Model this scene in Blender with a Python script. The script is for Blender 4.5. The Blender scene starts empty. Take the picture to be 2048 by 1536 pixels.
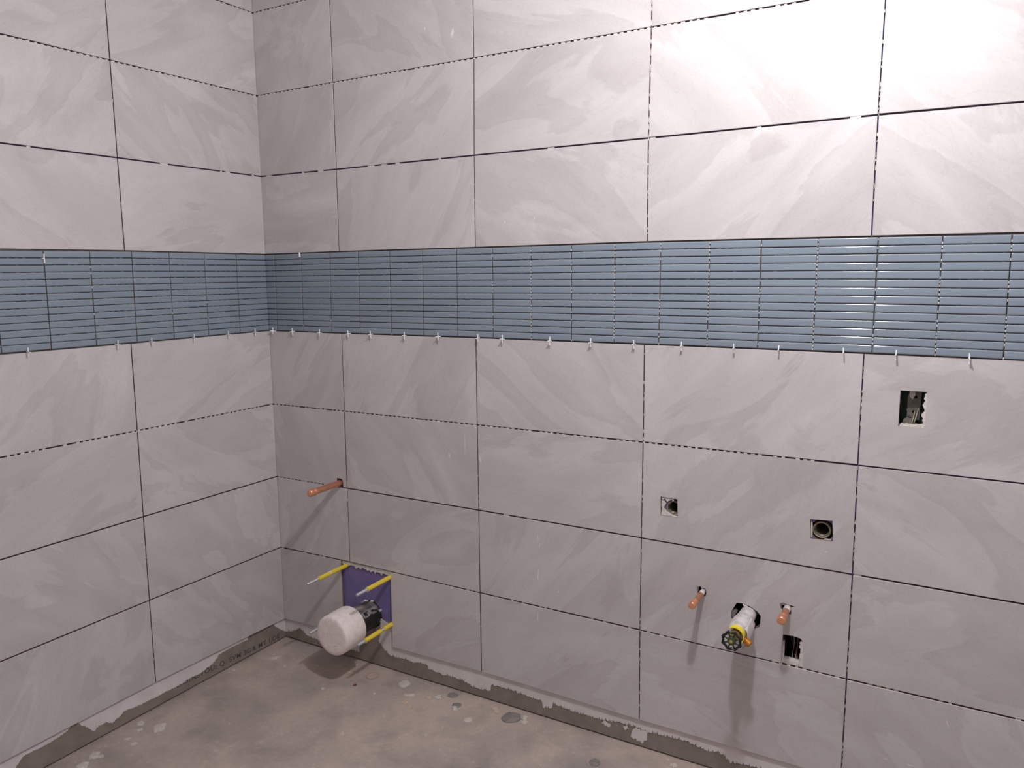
import bpy, bmesh, math, random
from mathutils import Vector, Matrix, Euler, noise as mnoise

random.seed(7)
C = bpy.context.scene.collection
SC = bpy.context.scene

# ------------------------------------------------------------------ camera, light, exposure
cam_d = bpy.data.cameras.new('camera')
cam = bpy.data.objects.new('camera', cam_d); C.objects.link(cam); SC.camera = cam
R_ = Vector((0.8679, 0.4967, -0.0087)); D_ = Vector((0.0625, -0.1265, -0.9900)); F_ = Vector((-0.4928, 0.8587, -0.1408))
M_ = Matrix.Identity(4)
for i_ in range(3):
    M_[i_][0] = R_[i_]; M_[i_][1] = -D_[i_]; M_[i_][2] = -F_[i_]
M_[0][3], M_[1][3], M_[2][3] = 2.3881, -2.2019, 1.5231
cam.matrix_world = M_
cam_d.sensor_width = 36.0; cam_d.lens = 1538.0 / 2048 * 36; cam_d.clip_start = 0.02

w_ = bpy.data.worlds.new('world'); SC.world = w_; w_.use_nodes = True
w_.node_tree.nodes['Background'].inputs[0].default_value = (0.5, 0.52, 0.56, 1)
w_.node_tree.nodes['Background'].inputs[1].default_value = 0.05

lamp_d = bpy.data.lights.new('bare_ceiling_bulb_light', 'POINT')
lamp_d.energy = 79; lamp_d.shadow_soft_size = 0.045; lamp_d.color = (1.0, 0.978, 0.990)
lamp = bpy.data.objects.new('bare_ceiling_bulb_light', lamp_d); C.objects.link(lamp); lamp.location = (2.05, -1.05, 2.50)

SC.view_settings.view_transform = 'Standard'; SC.view_settings.look = 'None'
SC.view_settings.gamma = 1.0; SC.view_settings.use_curve_mapping = False
SC.view_settings.exposure = 0.0
SC.cycles.max_bounces = 10; SC.cycles.diffuse_bounces = 6

# ------------------------------------------------------------------ materials
def node(nt, kind, **kw):
    n = nt.nodes.new(kind)
    for k, v in kw.items():
        if k in n.inputs.keys() if hasattr(n.inputs, 'keys') else False: n.inputs[k].default_value = v
        else: setattr(n, k, v)
    return n

def mat(name, col, rough=0.6, metal=0.0, col2=None, nscale=30.0, bump=0.0, bscale=200.0, spec=None, detail=4.0):
    m = bpy.data.materials.new(name); m.use_nodes = True; nt = m.node_tree
    b = nt.nodes['Principled BSDF']
    b.inputs['Base Color'].default_value = (*col, 1); b.inputs['Roughness'].default_value = rough
    b.inputs['Metallic'].default_value = metal
    if spec is not None: b.inputs['Specular IOR Level'].default_value = spec
    tc = nt.nodes.new('ShaderNodeTexCoord')
    if col2 is not None:
        n = nt.nodes.new('ShaderNodeTexNoise'); n.inputs['Scale'].default_value = nscale; n.inputs['Detail'].default_value = detail
        nt.links.new(tc.outputs['Object'], n.inputs['Vector'])
        r = nt.nodes.new('ShaderNodeValToRGB')
        r.color_ramp.elements[0].position = 0.36; r.color_ramp.elements[0].color = (*col, 1)
        r.color_ramp.elements[1].position = 0.64; r.color_ramp.elements[1].color = (*col2, 1)
        nt.links.new(n.outputs['Fac'], r.inputs[0]); nt.links.new(r.outputs[0], b.inputs['Base Color'])
    if bump > 0:
        n = nt.nodes.new('ShaderNodeTexNoise'); n.inputs['Scale'].default_value = bscale; n.inputs['Detail'].default_value = 3
        nt.links.new(tc.outputs['Object'], n.inputs['Vector'])
        bp = nt.nodes.new('ShaderNodeBump'); bp.inputs['Strength'].default_value = bump; bp.inputs['Distance'].default_value = 0.002
        nt.links.new(n.outputs['Fac'], bp.inputs['Height']); nt.links.new(bp.outputs[0], b.inputs['Normal'])
    return m

def tile_material():
    m = bpy.data.materials.new('stone_look_porcelain'); m.use_nodes = True; nt = m.node_tree; L = nt.links
    b = nt.nodes['Principled BSDF']; b.inputs['Roughness'].default_value = 0.42
    tc = nt.nodes.new('ShaderNodeTexCoord'); oi = nt.nodes.new('ShaderNodeObjectInfo')
    mul = nt.nodes.new('ShaderNodeMath'); mul.operation = 'MULTIPLY'; mul.inputs[1].default_value = 57.3
    L.new(oi.outputs['Random'], mul.inputs[0])
    off = nt.nodes.new('ShaderNodeVectorMath'); off.operation = 'ADD'
    L.new(tc.outputs['Object'], off.inputs[0]); L.new(mul.outputs[0], off.inputs[1])
    ang = nt.nodes.new('ShaderNodeMath'); ang.operation = 'SINE'
    L.new(mul.outputs[0], ang.inputs[0])
    ang2 = nt.nodes.new('ShaderNodeMath'); ang2.operation = 'MULTIPLY_ADD'; ang2.inputs[1].default_value = 0.95; ang2.inputs[2].default_value = 0.15
    L.new(ang.outputs[0], ang2.inputs[0])
    rot = nt.nodes.new('ShaderNodeVectorRotate'); rot.rotation_type = 'Y_AXIS'
    L.new(off.outputs[0], rot.inputs['Vector']); L.new(ang2.outputs[0], rot.inputs['Angle'])
    mp = nt.nodes.new('ShaderNodeMapping'); mp.inputs['Scale'].default_value = (0.9, 1.0, 2.5)
    L.new(rot.outputs[0], mp.inputs['Vector'])
    def nz(scale, detail, dist, rough=0.55):
        n = nt.nodes.new('ShaderNodeTexNoise'); n.inputs['Scale'].default_value = scale; n.inputs['Detail'].default_value = detail
        n.inputs['Distortion'].default_value = dist; n.inputs['Roughness'].default_value = rough
        L.new(mp.outputs[0], n.inputs['Vector']); return n
    def ramp(src, stops):
        r = nt.nodes.new('ShaderNodeValToRGB'); e = r.color_ramp.elements
        e[0].position, e[0].color = stops[0][0], (*stops[0][1], 1); e[1].position, e[1].color = stops[1][0], (*stops[1][1], 1)
        for p, c in stops[2:]:
            k = e.new(p); k.color = (*c, 1)
        L.new(src, r.inputs[0]); return r
    a = nz(2.4, 5, 0.9)
    ra = ramp(a.outputs['Fac'], [(0.30, (0.470, 0.444, 0.444)), (0.68, (0.548, 0.526, 0.528))])
    # layered slate-like patches with one crisp side
    p = nz(1.7, 5, 0.9, 0.55)
    rp = ramp(p.outputs['Fac'], [(0.28, (1.01, 1.01, 1.01)), (0.480, (0.900, 0.888, 0.885)), (0.505, (1.015, 1.015, 1.015)), (0.61, (0.965, 0.962, 0.96)), (0.65, (1, 1, 1))])
    mx = nt.nodes.new('ShaderNodeMix'); mx.data_type = 'RGBA'; mx.blend_type = 'MULTIPLY'; mx.inputs[0].default_value = 1.0
    L.new(ra.outputs[0], mx.inputs[6]); L.new(rp.outputs[0], mx.inputs[7])
    # thin pale / dark veins
    v = nz(2.9, 5, 2.2, 0.6)
    rv = ramp(v.outputs['Fac'], [(0.40, (1, 1, 1)), (0.425, (0.90, 0.89, 0.88)), (0.445, (1, 1, 1)), (0.575, (1, 1, 1)), (0.585, (1.07, 1.07, 1.07)), (0.60, (1, 1, 1))])
    mx2 = nt.nodes.new('ShaderNodeMix'); mx2.data_type = 'RGBA'; mx2.blend_type = 'MULTIPLY'; mx2.inputs[0].default_value = 0.5
    L.new(mx.outputs[2], mx2.inputs[6]); L.new(rv.outputs[0], mx2.inputs[7])
    g = nt.nodes.new('ShaderNodeTexNoise'); g.inputs['Scale'].default_value = 160; g.inputs['Detail'].default_value = 3
    L.new(off.outputs[0], g.inputs['Vector'])
    rg = ramp(g.outputs['Fac'], [(0.3, (0.97, 0.965, 0.97)), (0.7, (1.03, 1.03, 1.03))])
    mx3 = nt.nodes.new('ShaderNodeMix'); mx3.data_type = 'RGBA'; mx3.blend_type = 'MULTIPLY'; mx3.inputs[0].default_value = 1.0
    L.new(mx2.outputs[2], mx3.inputs[6]); L.new(rg.outputs[0], mx3.inputs[7])
    L.new(mx3.outputs[2], b.inputs['Base Color'])
    bp = nt.nodes.new('ShaderNodeBump'); bp.inputs['Strength'].default_value = 0.25; bp.inputs['Distance'].default_value = 0.0012
    L.new(p.outputs['Fac'], bp.inputs['Height']); L.new(bp.outputs[0], b.inputs['Normal'])
    return m

def mosaic_material():
    m = bpy.data.materials.new('blue_glazed_mosaic'); m.use_nodes = True; nt = m.node_tree; L = nt.links
    b = nt.nodes['Principled BSDF']; b.inputs['Roughness'].default_value = 0.10
    oi = nt.nodes.new('ShaderNodeObjectInfo')
    r = nt.nodes.new('ShaderNodeValToRGB'); e = r.color_ramp.elements
    e[0].color = (0.200, 0.244, 0.292, 1); e[1].color = (0.214, 0.260, 0.310, 1)
    L.new(oi.outputs['Random'], r.inputs[0]); L.new(r.outputs[0], b.inputs['Base Color'])
    tc = nt.nodes.new('ShaderNodeTexCoord'); gm = tc
    n = nt.nodes.new('ShaderNodeTexNoise'); n.inputs['Scale'].default_value = 95; n.inputs['Detail'].default_value = 2
    L.new(tc.outputs['Object'], n.inputs['Vector'])
    bp = nt.nodes.new('ShaderNodeBump'); bp.inputs['Strength'].default_value = 0.10; bp.inputs['Distance'].default_value = 0.0006
    L.new(n.outputs['Fac'], bp.inputs['Height']); L.new(bp.outputs[0], b.inputs['Normal'])
    return m

def floor_material():
    m = bpy.data.materials.new('dusty_concrete_screed'); m.use_nodes = True; nt = m.node_tree; L = nt.links
    b = nt.nodes['Principled BSDF']; b.inputs['Roughness'].default_value = 0.75
    tc = nt.nodes.new('ShaderNodeTexCoord')
    def nz(s, d, dist=0.0):
        n = nt.nodes.new('ShaderNodeTexNoise'); n.inputs['Scale'].default_value = s; n.inputs['Detail'].default_value = d; n.inputs['Distortion'].default_value = dist
        L.new(tc.outputs['Object'], n.inputs['Vector']); return n
    def ramp(src, stops):
        r = nt.nodes.new('ShaderNodeValToRGB'); e = r.color_ramp.elements
        e[0].position, e[0].color = stops[0][0], (*stops[0][1], 1); e[1].position, e[1].color = stops[1][0], (*stops[1][1], 1)
        for p, c in stops[2:]: e.new(p).color = (*c, 1)
        L.new(src, r.inputs[0]); return r
    a = ramp(nz(3.2, 6, 0.6).outputs['Fac'], [(0.34, (0.325, 0.282, 0.262)), (0.62, (0.455, 0.375, 0.328))])
    c = ramp(nz(7.5, 8, 0.3).outputs['Fac'], [(0.33, (0.76, 0.78, 0.80)), (0.52, (1, 1, 1))])
    mx = nt.nodes.new('ShaderNodeMix'); mx.data_type = 'RGBA'; mx.blend_type = 'MULTIPLY'; mx.inputs[0].default_value = 0.8
    L.new(a.outputs[0], mx.inputs[6]); L.new(c.outputs[0], mx.inputs[7])
    s = ramp(nz(70, 4).outputs['Fac'], [(0.2, (0.9, 0.9, 0.9)), (0.66, (1.02, 1.02, 1.02)), (0.74, (1.25, 1.27, 1.3))])
    mx2 = nt.nodes.new('ShaderNodeMix'); mx2.data_type = 'RGBA'; mx2.blend_type = 'MULTIPLY'; mx2.inputs[0].default_value = 1
    L.new(mx.outputs[2], mx2.inputs[6]); L.new(s.outputs[0], mx2.inputs[7]); L.new(mx2.outputs[2], b.inputs['Base Color'])
    bp = nt.nodes.new('ShaderNodeBump'); bp.inputs['Strength'].default_value = 0.5; bp.inputs['Distance'].default_value = 0.003
    L.new(nz(28, 6).outputs['Fac'], bp.inputs['Height']); L.new(bp.outputs[0], b.inputs['Normal'])
    return m

M = dict(
    tile=tile_material(), mosaic=mosaic_material(), floor=floor_material(),
    purple=mat('purple_waterproof_board', (0.150, 0.118, 0.280), 0.6, col2=(0.180, 0.142, 0.320), nscale=14, bump=0.2),
    cement=mat('brown_cement_board', (0.205, 0.172, 0.145), 0.85, col2=(0.25, 0.212, 0.182), nscale=22, bump=0.5, bscale=300),
    netting=mat('mosaic_adhesive_bed', (0.070, 0.064, 0.062), 0.9, col2=(0.11, 0.10, 0.098), nscale=60),
    dullset=mat('dull_adhesive', (0.20, 0.22, 0.24), 0.9),
    thinset=mat('grey_white_thinset', (0.52, 0.50, 0.49), 0.85, col2=(0.66, 0.64, 0.62), nscale=90, bump=0.5, bscale=400),
    coat=mat('white_joint_compound', (0.60, 0.56, 0.565), 0.7, col2=(0.66, 0.62, 0.62), nscale=20, bump=0.4, bscale=60),
    darkmortar=mat('grey_mortar', (0.17, 0.155, 0.145), 0.85, col2=(0.24, 0.225, 0.21), nscale=60, bump=0.6, bscale=200),
    spacer=mat('white_plastic_spacer', (0.80, 0.80, 0.80), 0.4),
    copper=mat('copper_pipe_metal', (0.72, 0.33, 0.22), 0.34, 0.75, col2=(0.62, 0.27, 0.17), nscale=50),
    coppercap=mat('bright_copper_cap', (0.83, 0.38, 0.23), 0.28, 0.7),
    yellow=mat('yellow_plastic_sleeve', (0.72, 0.56, 0.05), 0.45, bump=0.5, bscale=350),
    steel=mat('zinc_plated_steel', (0.55, 0.57, 0.60), 0.35, 0.8),
    biscuit=mat('tile_biscuit_edge', (0.200, 0.125, 0.100), 0.85),
    black=mat('black_pipe_plastic', (0.010, 0.010, 0.011), 0.6),
    dusty=mat('plaster_dusted_black', (0.045, 0.040, 0.040), 0.8, col2=(0.32, 0.29, 0.29), nscale=24, detail=6),
    cap=mat('white_foam_plug', (0.74, 0.66, 0.64), 0.75, col2=(0.80, 0.73, 0.71), nscale=60, bump=0.7, bscale=180),
    cap_line=mat('foam_plug_mark', (0.66, 0.57, 0.55), 0.8),
    brass=mat('brass_metal', (0.56, 0.40, 0.16), 0.32, 0.85),
    dullbrass=mat('dull_brass_fitting', (0.33, 0.28, 0.20), 0.35, 0.7, col2=(0.45, 0.42, 0.36), nscale=80),
    greenblack=mat('dark_green_handwheel_paint', (0.010, 0.013, 0.010), 0.28),
    green=mat('green_painted_metal', (0.05, 0.08, 0.035), 0.4, 0.2),
    wrap=mat('white_pipe_wrap', (0.40, 0.365, 0.365), 0.85, col2=(0.66, 0.63, 0.63), nscale=34, bump=0.5, bscale=90),
    tape=mat('yellow_tag_plastic', (0.82, 0.68, 0.03), 0.45),
    orange=mat('orange_brass_outlet', (0.50, 0.20, 0.03), 0.35, 0.5),
    boxmetal=mat('galvanised_box_metal', (0.17, 0.16, 0.14), 0.5, 0.5, col2=(0.24, 0.22, 0.19), nscale=60),
    boxgreen=mat('green_box_plastic', (0.012, 0.045, 0.028), 0.5),
    cavity=mat('cavity_shade_dark', (0.02, 0.02, 0.019), 0.9),  # near-black: darkness inside the wall put into the colour
    cable=mat('cream_cable_sheath', (0.30, 0.27, 0.20), 0.6),
    redcable=mat('brown_cable_sheath', (0.11, 0.035, 0.03), 0.6),
    ink=mat('grey_stencil_ink', (0.085, 0.075, 0.080), 0.9),
    core=mat('board_core', (0.26, 0.20, 0.18), 0.9, col2=(0.16, 0.12, 0.11), nscale=120),
    paint=mat('plain_white_paint', (0.54, 0.515, 0.52), 0.7, bump=0.2),
    dark=mat('hole_shade_black', (0.008, 0.008, 0.008), 0.9),  # near-black colour standing in for the shade inside holes
    tan=mat('tan_plaster_crumb', (0.50, 0.40, 0.32), 0.9, bump=0.5),
    rust=mat('rusty_brown_scrap', (0.16, 0.05, 0.035), 0.8),
    chip=mat('dusty_plaster_chip', (0.47, 0.43, 0.385), 0.9, col2=(0.56, 0.52, 0.475), nscale=120, bump=0.6, bscale=300),
    offwhite=mat('offwhite_plaster', (0.56, 0.53, 0.49), 0.85, col2=(0.68, 0.66, 0.62), nscale=120, bump=0.6, bscale=300),
)

# ------------------------------------------------------------------ mesh helpers
def link(name, me, m=None, parent=None, kind=None, loc=None, smooth=False):
    o = bpy.data.objects.new(name, me); C.objects.link(o)
    if m is not None:
        me.materials.clear(); me.materials.append(m)
    if parent is not None: o.parent = parent
    if loc is not None: o.location = loc
    if kind: o['kind'] = kind
    if smooth:
        for p in me.polygons: p.use_smooth = True
    return o

def from_bm(name, bm, recalc=True):
    if recalc: bmesh.ops.recalc_face_normals(bm, faces=bm.faces)
    me = bpy.data.meshes.new(name); bm.to_mesh(me); bm.free(); return me

def add_box(bm, x0, x1, y0, y1, z0, z1, mtx=None):
    vs = [Vector((x, y, z)) for x in (x0, x1) for y in (y0, y1) for z in (z0, z1)]
    if mtx is not None: vs = [mtx @ v for v in vs]
    v = [bm.verts.new(p) for p in vs]
    for f in ((0, 1, 3, 2), (4, 6, 7, 5), (0, 4, 5, 1), (2, 3, 7, 6), (0, 2, 6, 4), (1, 5, 7, 3)):
        bm.faces.new([v[i] for i in f])

def box_mesh(name, *a):
    bm = bmesh.new(); add_box(bm, *a); return from_bm(name, bm)

def plate_mesh(name, outer, holes, y0, y1):
    """Flat slab in the local XZ plane between depths y0 (room side) and y1, with holes cut through."""
    bm = bmesh.new(); edges = []; loops = []
    for lp in [outer] + list(holes):
        vs = [bm.verts.new((x, y0, z)) for x, z in lp]
        es = [bm.edges.new((vs[i], vs[(i + 1) % len(vs)])) for i in range(len(vs))]
        edges += es; loops.append(vs)
    bmesh.ops.triangle_fill(bm, use_beauty=True, use_dissolve=False, edges=edges)
    front = list(bm.faces)
    mp = {}
    for lp in loops:
        for v in lp: mp[v] = bm.verts.new((v.co.x, y1, v.co.z))
    for f in front: bm.faces.new([mp[v] for v in reversed(f.verts)])
    for lp in loops:
        for i in range(len(lp)):
            a, b = lp[i], lp[(i + 1) % len(lp)]
            bm.faces.new((a, b, mp[b], mp[a]))
    return from_bm(name, bm)

def quad_tile_mesh(name, q, y0, y1, ch=0.0009):
    """Tile slab from four XZ corners (bl, br, tr, tl) with a chamfered face edge."""
    cx = sum(p[0] for p in q) / 4; cz = sum(p[1] for p in q) / 4
    def ins(p, d): return (p[0] + (d if p[0] < cx else -d), p[1] + (d if p[1] < cz else -d))
    V = [(ins(p, ch)[0], y0, ins(p, ch)[1]) for p in q] + [(p[0], y0 + ch, p[1]) for p in q] + [(p[0], y1, p[1]) for p in q]
    F = [(0, 1, 2, 3), (11, 10, 9, 8)]
    for i in range(4):
        j = (i + 1) % 4
        F += [(i, i + 4, j + 4, j), (i + 4, i + 8, j + 8, j + 4)]
    me = bpy.data.meshes.new(name); me.from_pydata(V, [], F); me.update(); return me

def lathe(bm, prof, n=28, origin=(0, 0, 0), axis=(0, -1, 0), cap0=True, cap1=True, wob=None):
    """Revolve (distance, radius) pairs around an axis."""
    ax = Vector(axis).normalized(); o = Vector(origin)
    u = ax.cross(Vector((0, 0, 1)));
    if u.length < 1e-4: u = Vector((1, 0, 0))
    u.normalize(); w = ax.cross(u)
    rings = []
    for d, r in prof:
        ring = []
        for i in range(n):
            t = 2 * math.pi * i / n; rr = r * (wob(t, d) if wob else 1.0)
            ring.append(bm.verts.new(o + ax * d + (u * math.cos(t) + w * math.sin(t)) * rr))
        rings.append(ring)
    for a, b in zip(rings, rings[1:]):
        for i in range(n):
            j = (i + 1) % n; bm.faces.new((a[i], a[j], b[j], b[i]))
    if cap0: bm.faces.new(list(reversed(rings[0])))
    if cap1: bm.faces.new(rings[-1])
    return rings

def lathe_obj(name, prof, m, parent=None, n=28, origin=(0, 0, 0), axis=(0, -1, 0), cap0=True, cap1=True, wob=None, smooth=True, sharp=40):
    bm = bmesh.new(); lathe(bm, prof, n, origin, axis, cap0, cap1, wob)
    me = from_bm(name, bm)
    o = link(name, me, m, parent)
    if smooth:
        for p in me.polygons: p.use_smooth = True
        me.set_sharp_from_angle(angle=math.radians(sharp))
    return o

def tube_bm(bm, pts, r, n=8, closed=False):
    pts = [Vector(p) for p in pts]; rings = []
    for i, p in enumerate(pts):
        if closed: t = (pts[(i + 1) % len(pts)] - pts[i - 1]).normalized()
        else: t = (pts[min(i + 1, len(pts) - 1)] - pts[max(i - 1, 0)]).normalized()
        u = t.cross(Vector((0, 0, 1)))
        if u.length < 0.1: u = t.cross(Vector((0, 1, 0)))
        u.normalize(); w = t.cross(u)
        rr = r[i] if isinstance(r, (list, tuple)) else r
        rings.append([bm.verts.new(p + (u * math.cos(2 * math.pi * k / n) + w * math.sin(2 * math.pi * k / n)) * rr) for k in range(n)])
    rng = range(len(rings)) if closed else range(len(rings) - 1)
    for i in rng:
        a, b = rings[i], rings[(i + 1) % len(rings)]
        for k in range(n):
            j = (k + 1) % n; bm.faces.new((a[k], a[j], b[j], b[k]))
    if not closed:
        bm.faces.new(list(reversed(rings[0]))); bm.faces.new(rings[-1])

def thing(name, label, cat, loc, group=None):
    o = bpy.data.objects.new(name, None); C.objects.link(o); o.location = loc; o.empty_display_size = 0.03
    o['label'] = label; o['category'] = cat
    if group: o['group'] = group
    return o

def tag(o, label, cat, group=None):
    o['label'] = label; o['category'] = cat
    if group: o['group'] = group
    return o

# ------------------------------------------------------------------ room shell
FZ = -0.008      # finished level of the bare floor
CZ = 2.78; RX = 3.6; FY = -2.9
SUB = 0.012      # tile face to board distance
floor_o = link('floor', box_mesh('floor', -0.2, RX + .1, FY - .1, 0.2, FZ - 0.08, FZ), M['floor'], kind='structure')
link('ceiling', box_mesh('ceiling', -0.2, RX + .1, FY - .1, 0.2, CZ, CZ + 0.08), M['paint'], kind='structure')
link('wall_right', box_mesh('wall_right', RX, RX + 0.1, FY, SUB, FZ, CZ), M['paint'], kind='structure')
link('wall_front', box_mesh('wall_front', -SUB, RX, FY - 0.1, FY, FZ, CZ), M['paint'], kind='structure')

def rect(x0, x1, z0, z1): return [(x0, z0), (x1, z0), (x1, z1), (x0, z1)]
def ragrect(x0, x1, z0, z1, j=0.0015, step=0.006):
    out = []; cs = [(x0, z0), (x1, z0), (x1, z1), (x0, z1)]
    for i in range(4):
        a, b = cs[i], cs[(i + 1) % 4]; n = max(2, int(math.dist(a, b) / step))
        for k in range(n):
            t = k / n; out.append((a[0] + (b[0] - a[0]) * t + random.uniform(-j, j), a[1] + (b[1] - a[1]) * t + random.uniform(-j, j)))
    return out
def circle(cx, cz, r, n=20, j=0.0):
    return [(cx + (r + random.uniform(-j, j)) * math.cos(2 * math.pi * i / n), cz + (r + random.uniform(-j, j)) * math.sin(2 * math.pi * i / n)) for i in range(n)]

BOX_HI = (2.281, 2.342, 1.1245, 1.2185)
BOX_LO = (2.0172, 2.0755, 0.4030, 0.4890)
HOLE_A = [(1.6447, .8475), (1.6972, .8462), (1.6997, .7888), (1.6458, .7880)]
HOLE_B = [(2.0773, .8427), (2.1349, .8459), (2.1384, .7879), (2.0809, .7869)]
VALVE_HOLE = [(1.884, .5555), (1.905, .558), (1.925, .553), (1.945, .541), (1.9545, .530), (1.9535, .512), (1.9530, .497), (1.940, .488), (1.915, .482), (1.888, .486), (1.874, .497), (1.869, .512), (1.8695, .527)]
HOLE_P2 = [(1.7630, .5830), (1.7735, .5850), (1.7900, .5820), (1.7935, .5700), (1.7915, .5570), (1.7790, .5560), (1.7660, .5640)]
HOLE_P3 = [(2.0055, .5800), (2.0150, .5845), (2.0330, .5810), (2.0480, .5800), (2.0370, .5750), (2.0380, .5540), (2.0180, .5530), (2.0120, .5650), (2.0090, .5660)]

BOARD = 0.190
board_holes = [ragrect(BOX_HI[0] + .0005, BOX_HI[1] - .001, BOX_HI[2] + .006, BOX_HI[3] - .002), ragrect(BOX_LO[0] + .0005, BOX_LO[1] - .008, BOX_LO[2] + .010, BOX_LO[3] - .002),
               circle(1.688, .813, .029), circle(2.109, .812, .031), circle(1.9125, .522, .045, 16, .003), circle(1.7805, .5690, .016), circle(2.0265, .5690, .016),
               circle(.3435, .7215, .0165), circle(.3534, .3832, .012, 12), circle(.5768, .3800, .012, 12)]
wall_back = link('wall_back', plate_mesh('wall_back', [(-SUB, BOARD), (RX, BOARD), (RX, CZ), (-SUB, CZ)], board_holes, SUB, SUB + .013), M['purple'], kind='structure')
# lower strip of cement board with the round opening for the waste pipe
strip_top = [(x, BOARD) for x in (RX,)] + [(.465 + .060 * math.cos(t), .2035 + .060 * math.sin(t)) for t in [math.radians(a) for a in range(-14, -168, -11)]] + [(-SUB, BOARD)]
def arc_pts(r, a0, a1, n):
    return [(.465 + r * math.cos(math.radians(a0 + (a1 - a0) * i / n)), .2035 + r * math.sin(math.radians(a0 + (a1 - a0) * i / n))) for i in range(n + 1)]
th0 = math.degrees(math.asin((BOARD - .2035) / .057))
low_arc = arc_pts(.057, th0, -180 - th0, 16)
link('cement_board', plate_mesh('cement_board', [(-SUB, -.002), (RX, -.002), (RX, BOARD)] + low_arc + [(-SUB, BOARD)], [], SUB, SUB + .013), M['cement'], wall_back)
# rebuild the upper board so its lower edge carries the upper half of that opening
up_arc = arc_pts(.057, -180 - th0, th0 - 360, 20)
wall_back.data = plate_mesh('wall_back', [(-SUB, BOARD)] + up_arc + [(RX, BOARD), (RX, CZ), (-SUB, CZ)], board_holes, SUB, SUB + .013)
wall_back.data.materials.append(M['purple']); wall_back.data.materials.append(M['core'])
for p_ in wall_back.data.polygons:
    if abs(p_.normal.y) < .5: p_.material_index = 1
link('cavity_dark_sheet', box_mesh('cavity_dark_sheet', -SUB, RX, .105, .115, FZ, CZ), M['cavity'], wall_back)  # near-black sheet added for the darkness behind the holes

wall_left = link('wall_left', box_mesh('wall_left', FY, SUB, SUB, SUB + .1, -.002, CZ), M['purple'], kind='structure')
wall_left.rotation_euler = (0, 0, math.pi / 2)     # local -X runs towards the camera, local -Y faces the room
link('cement_board', box_mesh('cement_board', FY, SUB - .0004, SUB - .0005, SUB + .05, -.002, BOARD), M['cement'], wall_left)

# ------------------------------------------------------------------ large wall tiles
# joint crossings measured on the wall: height of every horizontal joint at given distances from the corner
RZ = {
 'A': [(0, 2.518), (3.6, 2.518)],
 'B': [(0, 2.2149), (.3881, 2.216), (.9922, 2.2158), (1.5911, 2.2158), (2.0148, 2.2155), (3.6, 2.2155)],
 'C': [(0, 1.9123), (.3878, 1.9111), (.9876, 1.9121), (1.5873, 1.9117), (2.1924, 1.9128), (2.498, 1.9077), (3.6, 1.905)],
 'T': [(0, 1.6107), (.3857, 1.613), (.987, 1.6135), (1.5885, 1.615), (2.1926, 1.6117), (2.519, 1.6086), (3.6, 1.606)],
 'S': [(0, 1.3087), (.382, 1.3091), (.9835, 1.3123), (1.5849, 1.312), (2.1903, 1.3108), (2.54, 1.3077), (3.6, 1.306)],
 'D': [(0, 1.0083), (.3804, 1.0094), (.9837, 1.0101), (1.5858, 1.0107), (2.1904, 1.0093), (2.562, 1.006), (3.6, 1.004)],
 'E': [(0, .7042), (.3792, .7043), (.9845, .7058), (1.5853, .7053), (2.1922, .7032), (2.5837, .7008), (3.6, .699)],
 'F': [(0, .3992), (.3782, .4040), (.9848, .4015), (1.5848, .4011), (2.1922, .3976), (2.605, .3963), (3.6, .393)],
 'G': [(0, .0835), (.3, .087), (.58, .0975), (.9861, .1028), (1.5873, .0950), (2.19, .094), (3.6, .094)]}
RS = {'A': (.388, .992, 1.592, 2.195), 'B': (.3881, .9922, 1.5911, 2.1945), 'C': (.3878, .9876, 1.5873, 2.1924), 'T': (.3857, .987, 1.5885, 2.1926),
      'S': (.382, .9835, 1.5849, 2.1903), 'D': (.3804, .9837, 1.5858, 2.1904), 'E': (.3792, .9845, 1.5853, 2.1922), 'F': (.3782, .9848, 1.5848, 2.1922), 'G': (.378, .9861, 1.5873, 2.1922)}
LZ = {'A': [(0, 2.518), (3, 2.518)], 'B': [(0, 2.2149), (.6006, 2.2117), (.93, 2.2087), (3, 2.207)], 'C': [(0, 1.9123), (.6011, 1.9099), (.9586, 1.9059), (3, 1.905)],
      'T': [(0, 1.6107), (.6013, 1.6114), (.9874, 1.6058), (3, 1.605)], 'S': [(0, 1.3087), (.6049, 1.3064), (1.0159, 1.3085), (3, 1.308)], 'D': [(0, 1.0083), (.6064, 1.0073), (3, 1.006)],
      'E': [(0, .7042), (.6092, .7051), (3, .7045)], 'F': [(0, .3992), (.6114, .4017), (1.1031, .3991), (3, .399)], 'G': [(0, .0835), (.22, .094), (.6113, .0942), (1.13, .0909), (3, .09)]}
LS = {'A': (.600,), 'B': (.6006,), 'C': (.6011,), 'T': (.6013,), 'S': (.6049,), 'D': (.6064,), 'E': (.6092,), 'F': (.6114,), 'G': (.6113,)}
def lerp(tab, s):
    for (a, za), (b, zb) in zip(tab, tab[1:]):
        if s <= b: return za + (zb - za) * (s - a) / (b - a)
    return tab[-1][1]
def right_s(row, k):
    if k < 0: return -0.004
    r = RS[row]; return r[k] if k < 4 else min(r[3] + .603 * (k - 3), RX + .002)
def left_s(row, k):
    if k < 0: return 0.0005
    return min(LS[row][0] + .603 * k, 2.89)
GAP = 0.0018

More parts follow.
